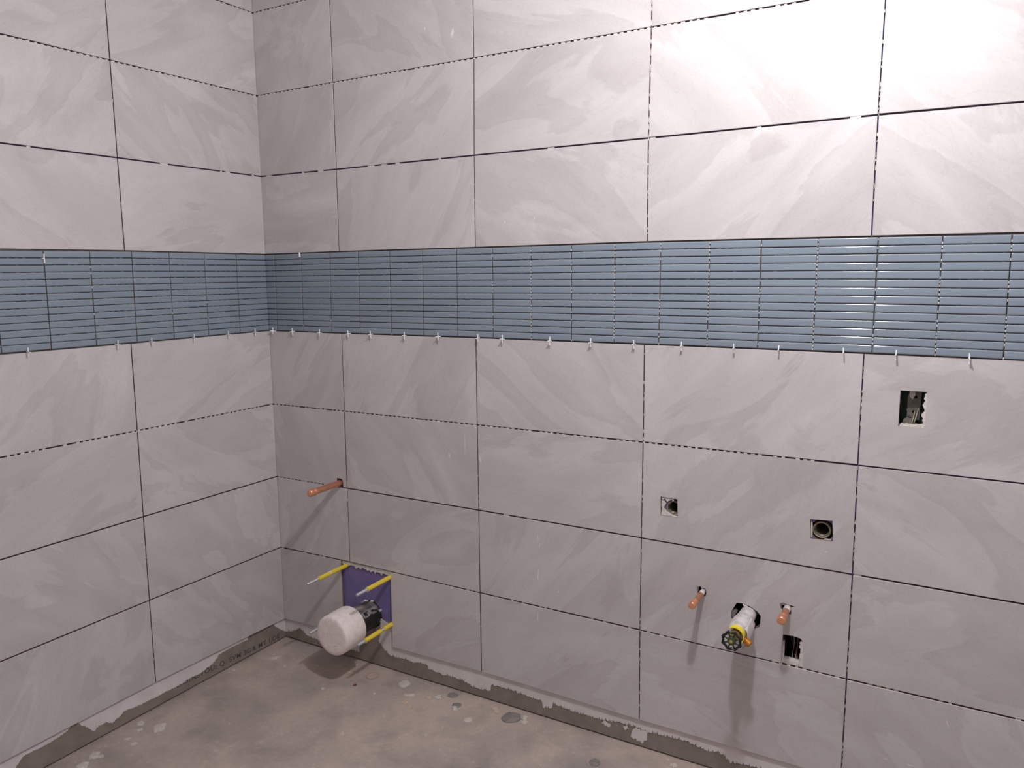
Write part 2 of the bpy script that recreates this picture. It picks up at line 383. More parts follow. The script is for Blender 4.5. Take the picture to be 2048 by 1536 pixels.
def put_tile(wall, q, sgn, holes=(), tilt=0.0, outer=None):
    if outer is None:
        pts = [(sgn * s, z) for s, z in q]
    else: pts = [(sgn * s, z) for s, z in outer]
    if sgn < 0: pts = [pts[1], pts[0], pts[3], pts[2]]
    cx = sum(p[0] for p in pts) / len(pts); cz = sum(p[1] for p in pts) / len(pts)
    loc_pts = [(x - cx, z - cz) for x, z in pts]
    if holes or outer is not None:
        me = plate_mesh('tile', loc_pts, [[(x - cx, z - cz) for x, z in h] for h in holes], 0.0, 0.0085)
    else: me = quad_tile_mesh('tile', loc_pts, 0.0, 0.0085)
    o = link('tile', me, M['tile'], wall, loc=(cx, random.uniform(0, .0004), cz))
    me.materials.append(M['biscuit'])
    for p in me.polygons:
        if abs(p.normal.y) < .4: p.material_index = 1
    o.rotation_euler = (math.radians(random.uniform(-.08, .08)), 0, math.radians(tilt + random.uniform(-.06, .06)))
    return o

def tile_quad(ZT, sf, top, bot, k, g=.0017, h=.0022):
    s0b, s1b = sf(bot, k - 1), sf(bot, k); s0t, s1t = sf(top, k - 1), sf(top, k)
    g0 = g if k > 0 else 0.0
    if top == 'X': zt = lambda s: CZ - .004
    else: zt = lambda s: lerp(ZT[top], s) - h
    zb = lambda s: lerp(ZT[bot], s) + h
    if bot == 'G': zb = lambda s: lerp(ZT['G'], s)
    return [(s0b + g0, zb(s0b)), (s1b - g, zb(s1b)), (s1t - g, zt(s1t)), (s0t + g0, zt(s0t))]

RS['X'] = RS['A']; LS['X'] = LS['A']
rows = [('X', 'A'), ('A', 'B'), ('B', 'C'), ('C', 'T'), ('S', 'D'), ('D', 'E'), ('E', 'F'), ('F', 'G')]
for top, bot in rows:
    for k in range(6):
        q = tile_quad(RZ, right_s, top, bot, k)
        if q[1][0] - q[0][0] < .02: continue
        holes = []; outer = None; tilt = 0.0
        if (top, k) == ('D', 3): holes = [HOLE_A, HOLE_B]
        if (top, k) == ('D', 0):      # notch for the upper copper pipe, open to the joint below
            zb = q[0][1]
            outer = [q[0], (.3275, zb + .0), (.3285, .7385), (.3340, .7400), (.3540, .7385), (.3590, .7310), (.3600, zb), q[1], q[2], q[3]]
        if (top, k) == ('S', 4): holes = [rect(*BOX_HI)]
        if (top, k) == ('E', 3):
            zb = lerp(RZ['F'], 2.04) + GAP
            bx = [(BOX_LO[0], zb), (BOX_LO[0] + .001, .4885), (2.045, .4905), (2.066, .4875), (2.0735, .4800), (BOX_LO[1], zb)]
            outer = [q[0]] + bx + [q[1], q[2], q[3]]; holes = [VALVE_HOLE, HOLE_P2, HOLE_P3]
        if (top, k) == ('F', 0): q[1] = (.3305, q[1][1]); q[2] = (.3305, q[2][1])
        if (top, k) == ('F', 1): q[0] = (.5800, lerp(RZ['G'], .58)); q[3] = (.5812, q[3][1])
        if (top, k) in (('B', 4), ('A', 4)): tilt = 0.5
        put_tile(wall_back, q, 1, holes, tilt, outer)
    for k in range(5):
        q = tile_quad(LZ, left_s, top, bot, k)
        if q[1][0] - q[0][0] < .02: continue
        put_tile(wall_left, q, -1)

# ------------------------------------------------------------------ blue mosaic band
def mosaic_mesh(L_, H_):
    xs = [(-L_ / 2, .0014), (-L_ / 2 + .0005, .0005), (-L_ / 2 + .0014, .0001), (-L_ / 2 + .004, 0), (0, 0), (L_ / 2 - .004, 0), (L_ / 2 - .0014, .0001), (L_ / 2 - .0005, .0005), (L_ / 2, .0014)]
    up = [0, .35, .62, .72, .78, .84, .90, .95, 1.0]; sl = [0, 1.0, 5, 12, 18, 24, 31, 45]     # slope in degrees between the steps
    dd = [0.0]
    for i in range(8): dd.append(dd[-1] + math.tan(math.radians(sl[i])) * (up[i + 1] - up[i]) * H_ / 2)
    zf = [-u for u in reversed(up[1:])] + up; dz = list(reversed(dd[1:])) + dd
    V = []; F = []
    for x, dx in xs:
        for z, d in zip(zf, dz): V.append((x, dx + d, z * H_ / 2))
    nz_ = len(zf)
    for i in range(len(xs) - 1):
        for j in range(nz_ - 1):
            a = i * nz_ + j; F.append((a, a + nz_, a + nz_ + 1, a + 1))
    n0 = len(V)                                                         # back ring and sides
    V += [(-L_ / 2, .006, -H_ / 2), (L_ / 2, .006, -H_ / 2), (L_ / 2, .006, H_ / 2), (-L_ / 2, .006, H_ / 2)]
    last = (len(xs) - 1) * nz_
    F += [[n0, n0 + 1] + [i * nz_ for i in range(len(xs) - 1, -1, -1)], [n0 + 3] + [i * nz_ + nz_ - 1 for i in range(len(xs))] + [n0 + 2],
          [n0 + 3, n0] + list(range(0, nz_)), [n0 + 1, n0 + 2] + list(range(last + nz_ - 1, last - 1, -1))]
    me = bpy.data.meshes.new('mosaic_tile'); me.from_pydata(V, [], [tuple(f) for f in F]); me.update()
    for p in me.polygons: p.use_smooth = True
    me.set_sharp_from_angle(angle=math.radians(50)); return me

def band(wall, ZT, seps_top, seps_bot, sgn):
    bd = link('mosaic_band', box_mesh('mosaic_band', *((-0.004, 3.59) if sgn > 0 else (-2.88, -.0005)), .0052, SUB + .0005, 1.302, 1.619), M['netting'], wall)
    meshes = {}
    for r in range(14):
        for k in range(len(seps_top) - 1):
            f = (r + .5) / 14
            a = seps_bot[k] + (seps_top[k] - seps_bot[k]) * f; b = seps_bot[k + 1] + (seps_top[k + 1] - seps_bot[k + 1]) * f
            m = (a + b) / 2
            zs = lerp(ZT['S'], m) + .0012; zt = lerp(ZT['T'], m) - .0012
            pitch = (zt - zs) / 14; zc = zs + pitch * (r + .5)
            slope = math.atan2((lerp(ZT['S'], b) * (1 - f) + lerp(ZT['T'], b) * f) - (lerp(ZT['S'], a) * (1 - f) + lerp(ZT['T'], a) * f), b - a)
            g0 = 0.0012 if k > 0 else 0.0; wd = (b - a) - 0.0012 - g0 - .0002
            if k == 0: m = (a + g0 + b - .001) / 2
            key = round(wd, 3)
            if key not in meshes:
                meshes[key] = mosaic_mesh(key, pitch - .0021); meshes[key].materials.append(M['mosaic']); meshes[key].materials.append(M['biscuit'])
                for p in meshes[key].polygons:
                    if abs(p.normal.y) < .35: p.material_index = 1
            o = bpy.data.objects.new('mosaic_tile', meshes[key]); C.objects.link(o); o.parent = bd
            o.location = (sgn * m, -.0006 + random.uniform(-.0002, .0002), zc + random.uniform(-.00018, .00018))
            o.rotation_euler = (math.radians(random.uniform(-.3, .3)), -slope * sgn + math.radians(random.uniform(-.06, .06)), math.radians(random.uniform(-.18, .18)))
    return bd
RT = [-.003, .0490, .1933, .3393, .4777, .6241, .7691, .9117, 1.0539, 1.1982, 1.3418, 1.4865, 1.6307, 1.7749, 1.9179, 2.0642, 2.2089, 2.3533, 2.4972, 2.6418, 2.787]
RB = [-.003, .0442, .1858, .3313, .4741, .6209, .7652, .9096, 1.0525, 1.1986, 1.3426, 1.4868, 1.6296, 1.7746, 1.9177, 2.0628, 2.2093, 2.3537, 2.4995, 2.644, 2.789]
LT = [.001, .1448, .2898, .4359, .5777, .7219, .8657, 1.0105, 1.155]
LB = [.001, .1454, .2912, .4374, .5814, .7247, .8678, 1.0111, 1.155]
band_r = band(wall_back, RZ, RT, RB, 1)
band_l = band(wall_left, LZ, LT, LB, -1)

# ------------------------------------------------------------------ adhesive ridges and blobs left in the joints
def blob(bm, s, z, ws, wz, y0=.0015, y1=.0115, sgn=1):
    n = 7; top = []; bot = []
    for i in range(n):
        t = 2 * math.pi * i / n + random.uniform(-.3, .3); k = random.uniform(.75, 1.1)
        top.append(bm.verts.new((sgn * s + ws * .42 * k * math.cos(t), y0, z + wz * .42 * k * math.sin(t))))
        bot.append(bm.verts.new((sgn * s + ws * .5 * math.cos(t), y1, z + wz * .5 * math.sin(t))))
    bm.faces.new(top)
    for i in range(n): bm.faces.new((top[i], bot[i], bot[(i + 1) % n], top[(i + 1) % n]))

for wall, ZT, sgn, smax, STAB in ((wall_back, RZ, 1, 2.75, RS), (wall_left, LZ, -1, 1.25, LS)):
    bm = bmesh.new()
    for row in 'ABCDEF':
        dash = {'A': .95, 'B': .95, 'C': .12, 'D': .9, 'E': .10, 'F': .35}[row]
        s = .01
        while s < smax:
            p = dash
            if sgn > 0 and row == 'B' and s > 1.95: p = .3
            if sgn > 0 and row == 'D' and s > 2.1: p = .1
            if sgn > 0 and row == 'E' and s < .34: p = .95
            if sgn > 0 and row == 'F' and 1.98 < s < 2.11: p = 1.0
            if sgn < 0 and row == 'E': p = .03
            if sgn < 0 and row == 'F': p = .0
            if random.random() < p and not (sgn > 0 and row in 'E' and .32 < s < .365) and not (sgn > 0 and row == 'F' and (.33 < s < .60)):
                ln = random.uniform(.007, .012) if p > .2 else random.uniform(.006, .03)
                z = lerp(ZT[row], s); full = (p < .2) or (p >= 1)
                if full: add_box(bm, sgn * s - ln / 2, sgn * s + ln / 2, random.uniform(.0006, .003), .0125, z - .0021, z + .0021)
                elif row in 'ABC': add_box(bm, sgn * s - ln / 2, sgn * s + ln / 2, random.uniform(.0002, .0012), .0125, z - .0026, z + random.uniform(.0002, .0010))
                else: add_box(bm, sgn * s - ln / 2, sgn * s + ln / 2, random.uniform(.0012, .0030), .0125, z - .0026, z + random.uniform(.0010, .0024))
            s += .021 + random.uniform(-.002, .002) if p > .2 else .03
    me = from_bm('adhesive_ridges', bm)
    link('adhesive_ridges', me, M['thinset'], wall, kind='stuff')
    bm = bmesh.new()
    nV = 4 if sgn > 0 else 1
    for k in range(nV):
        z = .11
        while z < 2.5:
            if 1.30 < z < 1.62: z = 1.625
            keys = [('G', .09), ('F', .4), ('E', .704), ('D', 1.009), ('S', 1.31), ('T', 1.612), ('C', 1.912), ('B', 2.215), ('A', 2.518)]
            for (ra, za), (rb, zb) in zip(keys, keys[1:]):
                if za <= z <= zb: f = (z - za) / (zb - za); s = STAB[ra][k] * (1 - f) + STAB[rb][k] * f
            p = {0: .05, 1: .12, 2: (.8 if z > 1.9 else .45), 3: .5}[k] if sgn > 0 else .12
            if random.random() < p and not (sgn > 0 and k == 0 and z < .41):
                blob(bm, s + random.uniform(-.0006, .0006), z, random.uniform(.0015, .0042), random.uniform(.006, .018) * (1.6 if (k == 2 and z > 1.9) else 1), random.uniform(.001, .005), .0125, sgn)
            z += random.uniform(.012, .022)
    link('adhesive_blobs', from_bm('adhesive_blobs', bm), M['thinset'], wall, kind='stuff')
# light flecks in the upright joints of the mosaic
for bd, T, B_, ZT, sgn, st in ((band_r, RT, RB, RZ, 1, 8), (band_l, LT, LB, LZ, -1, 3)):
    bm = bmesh.new()
    for k in range(1, len(T) - 1):
        strong = (k >= st and sgn > 0)
        for r in range(28):
            f = (r + .25 + random.uniform(0, .3)) / 28
            s = B_[k] + (T[k] - B_[k]) * f; z = lerp(ZT['S'], s) * (1 - f) + lerp(ZT['T'], s) * f
            p = .04
            if sgn > 0: p = .05 if k < 8 else (.85 if k in (9, 11, 13, 15, 17) else .4)
            if random.random() < p:
                add_box(bm, sgn * s - .0010, sgn * s + .0010, .0008, .0060, z - .0028, z + .0028)
    link('adhesive_flecks', from_bm('adhesive_flecks', bm), M['thinset'], bd, kind='stuff')
    bm = bmesh.new()    # small dull bridges in the flat joints
    for r in range(1, 14):
        s = .02
        while s < T[-1]:
            f = r / 14; zs_, zt_ = lerp(ZT['S'], s) + .0012, lerp(ZT['T'], s) - .0012
            if random.random() < (.45 if sgn < 0 else .28):
                ln = random.uniform(.002, .006); z = zs_ + (zt_ - zs_) * f
                add_box(bm, sgn * s - ln, sgn * s + ln, .0028, .0060, z - .0011, z + .0011)
            s += .022
    link('adhesive_bridges', from_bm('adhesive_bridges', bm), M['dullset'], bd, kind='stuff')

# ------------------------------------------------------------------ smeared joint compound on the lower strip
def coat(wall, low, top, sgn, name='joint_compound_coat', jit=.0032, y0=.0100):
    pts = []
    for (a, za), (b, zb) in zip(low, low[1:]):
        n = max(1, int(abs(b - a) / .0022))
        for i in range(n):
            t = i / n; s = a + (b - a) * t; z = za + (zb - za) * t
            j = jit * mnoise.noise(Vector((s * 120, 3.1, 0))) * 1.6 + (random.uniform(0, jit * 3.4) if random.random() < .32 else random.uniform(-jit, jit) * .25)
            pts.append((s, z + j))
    pts.append(low[-1])
    loop = [(sgn * s, z) for s, z in pts + top]
    return link(name, plate_mesh(name, loop, [], y0, SUB), M['coat'], wall)
coat(wall_back, [(-SUB, .0175), (.0361, .0310), (.0586, .0418), (.0738, .0532), (.0949, .0447), (.1083, .0312), (.1646, .0257), (.2008, .0234), (.30, .022), (.40, .028)], [(.40, .1), (-SUB, .1)], 1)
coat(wall_back, [(.514, .1893), (.5151, .1377), (.5034, .0985), (.531, .0687), (.5553, .0539), (.5921, .0503), (.6349, .0564), (.6648, .0507), (.7184, .0593), (.7387, .0571), (.7436, .0436), (.776, .042),
     (.8103, .038), (.8444, .0421), (.889, .0391), (.9219, .0333), (.9382, .0259), (.9761, .0265), (1.0161, .0279), (1.0214, .0555), (1.0561, .0582), (1.1068, .0575), (1.1576, .0549), (1.2272, .0511),
     (1.232, .0291), (1.2662, .0343), (1.2711, .0543), (1.3426, .0474), (1.3892, .0474), (1.4531, .0483), (1.5154, .058), (1.5763, .0588), (1.619, .0543), (1.6733, .0581), (1.7426, .0626), (1.8064, .0491),
     (1.8412, .0586), (1.8802, .0355), (1.9252, .0421), (2.0251, .0503), (2.4, .05), (2.8, .05)], [(2.8, .108), (.60, .108), (.590, .150), (.590, .176), (.569, .176)], 1)
for low in ([(1.5553, .0170), (1.5727, .0115), (1.5943, .0094), (1.611, .0256), (1.6106, .0517)], [(1.4496, .0391), (1.4605, .0298), (1.482, .0309), (1.4855, .0409)], [(1.5279, .0484), (1.535, .0382), (1.5471, .0454)]):
    cx_ = sum(p[0] for p in low) / len(low); zt_ = max(p[1] for p in low); w_2 = (low[-1][0] - low[0][0]) / 2
    top = [(cx_ + w_2 * math.cos(math.radians(q)) * random.uniform(.75, 1.1), zt_ - .004 + .012 * math.sin(math.radians(q)) * random.uniform(.3, 1.2)) for q in range(15, 178, 18)]
    coat(wall_back, low, top, 1, jit=.0022)
coat(wall_left, [(.9224, .0778), (.9487, .0728), (.9925, .0676), (1.0626, .0703), (1.0883, .0457), (1.12, .03), (1.4, .03)], [(1.4, .1), (.90, .1)], -1, jit=.0008)
coat(wall_left, [(.1900, .0740), (.1908, .0685), (.2717, .0724), (.338, .0685), (.3386, .0609), (.363, .0465), (.4212, .0332), (.4609, .0372), (.509, .0309), (.5301, .0315), (.5674, .0336), (.6082, .0320),
     (.6515, .0351), (.6711, .0335), (.704, .0389), (.727, .0441), (.7464, .0335), (.7747, .0229), (.7958, .0372), (.8222, .0380), (.8405, .0282), (.8598, .052), (.883, .0757), (.8874, .0825)], [(.8874, .1), (.19, .1)], -1, jit=.0012)
coat(wall_left, [(-SUB + .001, .0180), (.0345, .0529), (.0498, .0716), (.06, .0836)], [(.06, .1), (-SUB + .001, .1)], -1, jit=.0012)
# ragged mortar left along the top of the opening around the toilet bolts
bm = bmesh.new(); pts = []
n = 46
for i in range(n + 1):
    s = .333 + (.580 - .333) * i / n
    pts.append((s, .3905 - .0035 * random.random() - (.010 * random.random() if random.random() < .3 else 0) - (.004 if s > .45 else 0)))
link('ragged_mortar', plate_mesh('ragged_mortar', pts + [(.580, .4005), (.333, .4005)], [], .006, SUB), M['thinset'], wall_back)

# thin dried drips and scrapes of adhesive on the tile faces
def smear(wall, s, z, pts, sgn=1):
    me = plate_mesh('adhesive_smear', [(sgn * (s + a), z + b) for a, b in (pts if sgn > 0 else pts[::-1])], [], -.0007, .0004)
    return link('adhesive_smear', me, M['offwhite'], wall)
def streak(L_, w, lean=0.0):
    n = 5; up = [(lean * i / n + random.uniform(-.0006, .0006) - w / 2 * math.sin(math.pi * (i + .4) / (n + .8)), L_ * i / n) for i in range(n + 1)]
    dn = [(lean * i / n + random.uniform(-.0006, .0006) + w / 2 * math.sin(math.pi * (i + .4) / (n + .8)), L_ * i / n) for i in range(n, -1, -1)]
    return dn[::-1] + up[::-1]
for s, z, L_, w, lean in ((.932, .905, .075, .0020, .0), (.867, .880, .018, .004, -.003), (.998, .880, .022, .007, -.009), (1.222, .633, .024, .0035, -.004), (1.223, .608, .018, .0035, .004), (1.219, .497, .038, .0055, .003),
                          (1.218, .350, .026, .0045, .001), (1.296, .466, .007, .005, .0), (2.445, .330, .022, .0035, -.008), (1.10, 1.685, .011, .005, .003), (1.21, 1.693, .011, .004, .002), (2.122, .783 - .03, .003, .008, 0),
                          (.908, 2.29, .03, .010, .006), (.80, 2.33, .012, .006, .002), (2.30, .190, .003, .010, .004), (2.36, .190, .004, .016, .004)):
    smear(wall_back, s, z, streak(L_, w, lean))
smear(wall_left, .215, .655, streak(.03, .006, .002), -1)

# stencilled marking on the left cement board
cu = bpy.data.curves.new('stencilled_marking', 'FONT'); cu.body = 'SR3/ASTOU: Q. SVM 3O& MT I.OE'; cu.size = .029; cu.space_character = 1.16; cu.extrude = 0.0; cu.offset = .0007
tmp = bpy.data.objects.new('tmp', cu); C.objects.link(tmp); bpy.context.view_layer.update()
me = bpy.data.meshes.new_from_object(tmp.evaluated_get(bpy.context.evaluated_depsgraph_get())); bpy.data.objects.remove(tmp)
xs_ = [v.co.x for v in me.vertices]; k_ = .50 / (max(xs_) - min(xs_))
for v in me.vertices:
    X = (v.co.x - min(xs_)) * k_
    v.co = (-.523 + X, SUB - .0008, .026 - .022 * X / .5 + v.co.y * .95)
link('stencilled_marking', me, M['ink'], wall_left)

# ------------------------------------------------------------------ copper stub pipes
def pipe(s, z, L_, r, rc, label, loc_y=.02, dust=False):
    t = thing('copper_pipe', label, 'pipe', (s, 0, z))
    bmv = [(-.085, r), (L_ - .030, r), (L_ - .030, r)]
    lathe_obj('pipe_body', bmv, M['copper'], t, 24, cap0=True)
    lathe_obj('end_cap', [(L_ - .034, r), (L_ - .033, rc * .98), (L_ - .024, rc), (L_ - .022, rc * .90), (L_ - .018, rc * .90), (L_ - .016, rc), (L_ - .003, rc), (L_ - .0005, rc * .85), (L_, rc * .7)], M['coppercap'], t, 24, cap0=False)
    return t
pipe(.3428, .7210, .167, .0118, .0140, 'copper stub pipe with end cap, high above the purple panel near the corner')
p2 = pipe(1.7822, .5690, .1145, .0078, .0110, 'copper stub pipe left of the green handwheel valve')
p3 = pipe(2.0272, .5700, .0942, .0095, .0120, 'copper stub pipe right of the valve, above the lower box hole')
for p_, r_ in ((p2, .0082), (p3, .0099)):
    lathe_obj('plaster_dust_coat', [(-.02, r_), (.008, r_), (.022, r_ * .99)], M['wrap'], p_, 18, cap0=False, cap1=False)
def debris(parent, pts, m, name='torn_mortar_edge', y0=.001, y1=.010):
    return link(name, plate_mesh(name, pts, [], y0, y1), m, parent)
# crumbs of mortar hanging in the pipe holes
debris(wall_back, [(1.7630, .5690), (1.7665, .5640), (1.7690, .5700), (1.7685, .5790), (1.7720, .5835), (1.7700, .5850), (1.7630, .5832)], M['darkmortar'])
debris(wall_back, [(1.7735, .5838), (1.7780, .5770), (1.7850, .5800), (1.7900, .5770), (1.7905, .5822), (1.7800, .5850)], M['thinset'], y0=.003)
debris(wall_back, [(2.0050, .5800), (2.0060, .5660), (2.0100, .5660), (2.0110, .5770), (2.0240, .5765), (2.0330, .5780), (2.0330, .5812), (2.0150, .5846)], M['darkmortar'])

# ------------------------------------------------------------------ toilet connection: threaded studs, waste pipe
def stud(s, z, L_, yel, label, gap=None):
    t = thing('threaded_stud', label, 'stud', (s, 0, z), 'studs for the wall hung toilet')
    th = []
    y = -.05
    while y < L_ - .003:
        th += [(y, .0048), (y + .0011, .0058)]; y += .0022
    th += [(L_ - .001, .0050), (L_, .0035)]
    lathe_obj('threaded_rod', th, M['steel'], t, 14, smooth=False)
    rib = lambda a, b: [p for i in range(int((b - a) / .005)) for p in ((a + i * .005, .0084), (a + i * .005 + .0035, .0088))] + [(b, .0085)]
    if gap:
        lathe_obj('plastic_sleeve', rib(-.02, gap[0]), M['yellow'], t, 18); lathe_obj('plastic_sleeve', rib(gap[1], yel), M['yellow'], t, 18)
    else: lathe_obj('plastic_sleeve', rib(-.02, yel), M['yellow'], t, 18)
    return t
u1 = stud(.3534, .3832, .2089, .1500, 'upper left yellow sleeved stud beside the purple panel')
stud(.5768, .3795, .1893, .1328, 'upper right yellow sleeved stud in front of the purple panel')
stud(.3534, .1895, .2070, .1620, 'lower left yellow sleeved stud mostly hidden behind the white pipe plug')
stud(.5762, .1886, .1929, .1552, 'lower right yellow sleeved stud with a bare gap in its sleeve', gap=(.046, .061))
lathe_obj('plaster_drip', [(.083, .0092), (.087, .0094), (.090, .0090)], M['coat'], u1, 14)

wp = thing('waste_pipe', 'short black waste pipe stub closed with a big white round plug', 'pipe', (.465, 0, .2035))
lathe_obj('pipe_body', [(-.09, .053), (.120, .053)], M['black'], wp, 40, cap0=False, cap1=False)
lathe_obj('pipe_lining', [(-.09, .049), (.118, .049)], M['black'], wp, 32, cap0=True, cap1=False)
bm = bmesh.new()        # dried plaster crusted over the top of the pipe
nA = 26
for i in range(nA):
    for j in range(14):
        t0, t1 = [math.radians(28 + 118 * (i + q) / nA) for q in (0, 1)]; d0, d1 = [-.010 + .112 * (j + q) / 14 for q in (0, 1)]
        edge = .5 + .5 * mnoise.noise(Vector((i * .35, j * .4, 2.2)))
        if (i < 5 and edge < .45) or (i < 8 and edge < .3): continue
        r = .0536 + .0012 * edge
        vs = [bm.verts.new((r * math.cos(t), -d, r * math.sin(t))) for t, d in ((t0, d0), (t1, d0), (t1, d1), (t0, d1))]
        bm.faces.new(vs)
link('plaster_crust', from_bm('plaster_crust', bm, False), M['dusty'], wp)
plug = lathe_obj('plug', [(.104, .050), (.104, .0765), (.107, .0775), (.150, .0775), (.196, .0765), (.204, .0750), (.2085, .0705), (.2092, .060), (.2095, .050), (.2096, .036), (.2098, .006), (.2098, .002)],
                 M['cap'], wp, 56, cap0=False, wob=lambda t, d: 1 + .008 * mnoise.noise(Vector((math.cos(t) * 1.6, math.sin(t) * 1.6, d * 8))), sharp=55)
for r, a0, a1, w in ((.024, -50, 45, .0016), (.012, 70, 200, .0014), (.034, 150, 215, .0012), (.040, -75, -48, .0030)):
    bm = bmesh.new(); tube_bm(bm, [(r * math.cos(math.radians(a0 + (a1 - a0) * i / 12)), -.2096, r * math.sin(math.radians(a0 + (a1 - a0) * i / 12)) + .004) for i in range(13)], w * .6, 6)
    link('moulded_mark', from_bm('moulded_mark', bm), M['cap_line'], plug)
# crumbs of white plaster at the rim of the pipe opening, near-black disc painting in the stud hole's shade
debris(wall_back, [(.4260, .2450), (.4330, .2400), (.4460, .2480), (.4580, .2530), (.4540, .2590), (.4470, .2560), (.4400, .2580), (.4340, .2520)], M['offwhite'], 'plaster_crumb', .004, SUB)
debris(wall_back, [(.4690, .2575), (.4800, .2570), (.4860, .2590), (.4800, .2625), (.4720, .2620)], M['offwhite'], 'plaster_crumb', .004, SUB)
debris(wall_back, [(.5130, .2330), (.5180, .2250), (.5230, .2290), (.5210, .2370)], M['thinset'], 'plaster_crumb', .004, SUB)
link('stud_hole_shade', plate_mesh('stud_hole_shade', circle(.3534, .1955, .0155, 14, .001), [], .0108, SUB), M['dark'], wall_back)

# ------------------------------------------------------------------ stop valve with wheel handle
va = thing('stop_valve', 'stop valve wrapped in white cloth with a dark green wheel handle and yellow tag', 'valve', (1.9170, 0, .5270))
wobw = lambda t, d: 1 + .07 * mnoise.noise(Vector((math.cos(t) * 1.3, math.sin(t) * 1.3, d * 22)))
lathe_obj('pipe_body', [(-.09, .014), (.150, .014)], M['brass'], va, 20)
lathe_obj('cloth_wrap', [(-.06, .0215), (.010, .0235), (.030, .0245), (.060, .0262), (.088, .0292), (.092, .0300), (.094, .0272), (.118, .0265), (.134, .0250), (.138, .0215), (.1385, .014)], M['wrap'], va, 30, cap0=False, cap1=False, wob=wobw)
bm = bmesh.new()       # loose flap of cloth on the right side
grid = {}
for i in range(6):
    for j in range(9):
        t = math.radians(38 - 95 * j / 8); rr = .0305 + .002 * math.sin(j * 1.3 + i) + .004 * (j / 8)
        d = .135 - .085 * i / 5 + .004 * math.sin(j)
        grid[i, j] = bm.verts.new((rr * math.cos(t), -d, rr * math.sin(t) - .002 * j))
for i in range(5):
    for j in range(8): bm.faces.new((grid[i, j], grid[i + 1, j], grid[i + 1, j + 1], grid[i, j + 1]))
fl = link('cloth_flap', from_bm('cloth_flap', bm), M['coat'], va, smooth=True)
sm = fl.modifiers.new('s', 'SOLIDIFY'); sm.thickness = .0012
lathe_obj('bonnet', [(.135, .0135), (.150, .0135), (.152, .0095), (.172, .0085), (.174, .0050), (.190, .0050)], M['brass'], va, 8, smooth=False)
bm = bmesh.new()       # yellow tag curled round the bonnet
ring = []
for i in range(19):
    t = math.radians(122 - 160 * i / 18)
    ring.append([bm.verts.new((r * math.cos(t), -y, r * math.sin(t))) for r, y in ((.0225, .136), (.0250, .1362), (.0262, .157), (.0238, .1575))])
for a, b in zip(ring, ring[1:]):
    for k in range(4): bm.faces.new((a[k], a[(k + 1) % 4], b[(k + 1) % 4], b[k]))
bm.faces.new(ring[0]); bm.faces.new(list(reversed(ring[-1])))
link('yellow_tag', from_bm('yellow_tag', bm), M['tape'], va)
lathe_obj('outlet', [(.0, .0085), (.020, .0085), (.022, .0105), (.036, .0105), (.037, .0085), (.0372, .0070), (.030, .0066)], M['orange'], va, 20, origin=(.008, -.128, -.006), axis=(.80, -.18, -.52))
bm = bmesh.new(); cen = (0, -.188, 0); NP = 8
prof = []
for i in range(64):
    t = 2 * math.pi * i / 64; r = .0242 + .0016 * math.cos(8 * t + math.pi)
    prof.append((r * math.cos(t), -.188, r * math.sin(t)))
tube_bm(bm, prof, .0034, 10, True)
hw = link('handwheel', from_bm('handwheel', bm), M['greenblack'], va, smooth=True)
for k in range(8):
    t = 2 * math.pi * (k + .5) / 8
    kb = lathe_obj('rim_lobe', [(-.0035, .0015), (-.002, .0036), (.002, .0036), (.0035, .0015)], M['greenblack'], hw, 10, origin=(.0258 * math.cos(t), -.188, .0258 * math.sin(t)))
for k in range(8):
    t = math.pi / 8 + math.pi / 4 * k; bm = bmesh.new()
    tube_bm(bm, [(.008 * math.cos(t), -.190, .008 * math.sin(t)), (.016 * math.cos(t), -.1885, .016 * math.sin(t)), (.024 * math.cos(t), -.188, .024 * math.sin(t))], [.0024, .0019, .0022], 8)
    link('spoke', from_bm('spoke', bm), M['greenblack'], hw, smooth=True)
lathe_obj('hub', [(.182, .0115), (.190, .0122), (.1925, .0108), (.193, .0065)], M['green'], hw, 20)
lathe_obj('centre_screw', [(.190, .0055), (.1955, .0055), (.197, .0035)], M['brass'], hw, 12)
# torn cloth and mortar inside the rough hole
debris(wall_back, [(1.8690, .5270), (1.8690, .5120), (1.8790, .5000), (1.8800, .5180), (1.8850, .5250), (1.8790, .5330)], M['darkmortar'], y0=.004, y1=.02)
debris(wall_back, [(1.9020, .5560), (1.9150, .5540), (1.9330, .5300), (1.9330, .5210), (1.9240, .5290)], M['coat'], 'torn_cloth', -.004, .008)

# ------------------------------------------------------------------ recessed pipe fittings in the two square holes
def fitting(s, z, r, label, chip):
    t = thing('pipe_fitting', label, 'fitting', (s, 0, z))
    lathe_obj('threaded_collar', [(-.085, r), (-.016, r), (-.013, r * .97), (-.0115, r * .90), (-.0125, r * .80), (-.016, r * .74), (-.05, r * .72), (-.08, r * .70)], M['dullbrass'], t, 32, cap0=False, cap1=False)
    lathe_obj('bore_back', [(-.082, r * .74), (-.080, r * .74)], M['dark'], t, 20)  # shade deep in the bore painted as a near-black disc
    bm = bmesh.new(); y = .020
    while y < .045:
        tube_bm(bm, [(r * .755 * math.cos(q * math.pi / 12), y, r * .755 * math.sin(q * math.pi / 12)) for q in range(24)], .0010, 5, True); y += .005
    link('inner_thread', from_bm('inner_thread', bm), M['dullbrass'], t, smooth=True)
    if chip: link('mortar_chip', plate_mesh('mortar_chip', chip, [], .006, .012), M['offwhite'], t)
    return t
fitting(1.6830, .8130, .0245, 'brass pipe fitting off centre in the left square cut-out', [(-.0370, .022), (-.0300, .021), (-.0225, .013), (-.0290, .000), (-.0330, -.004), (-.0375, .004)])
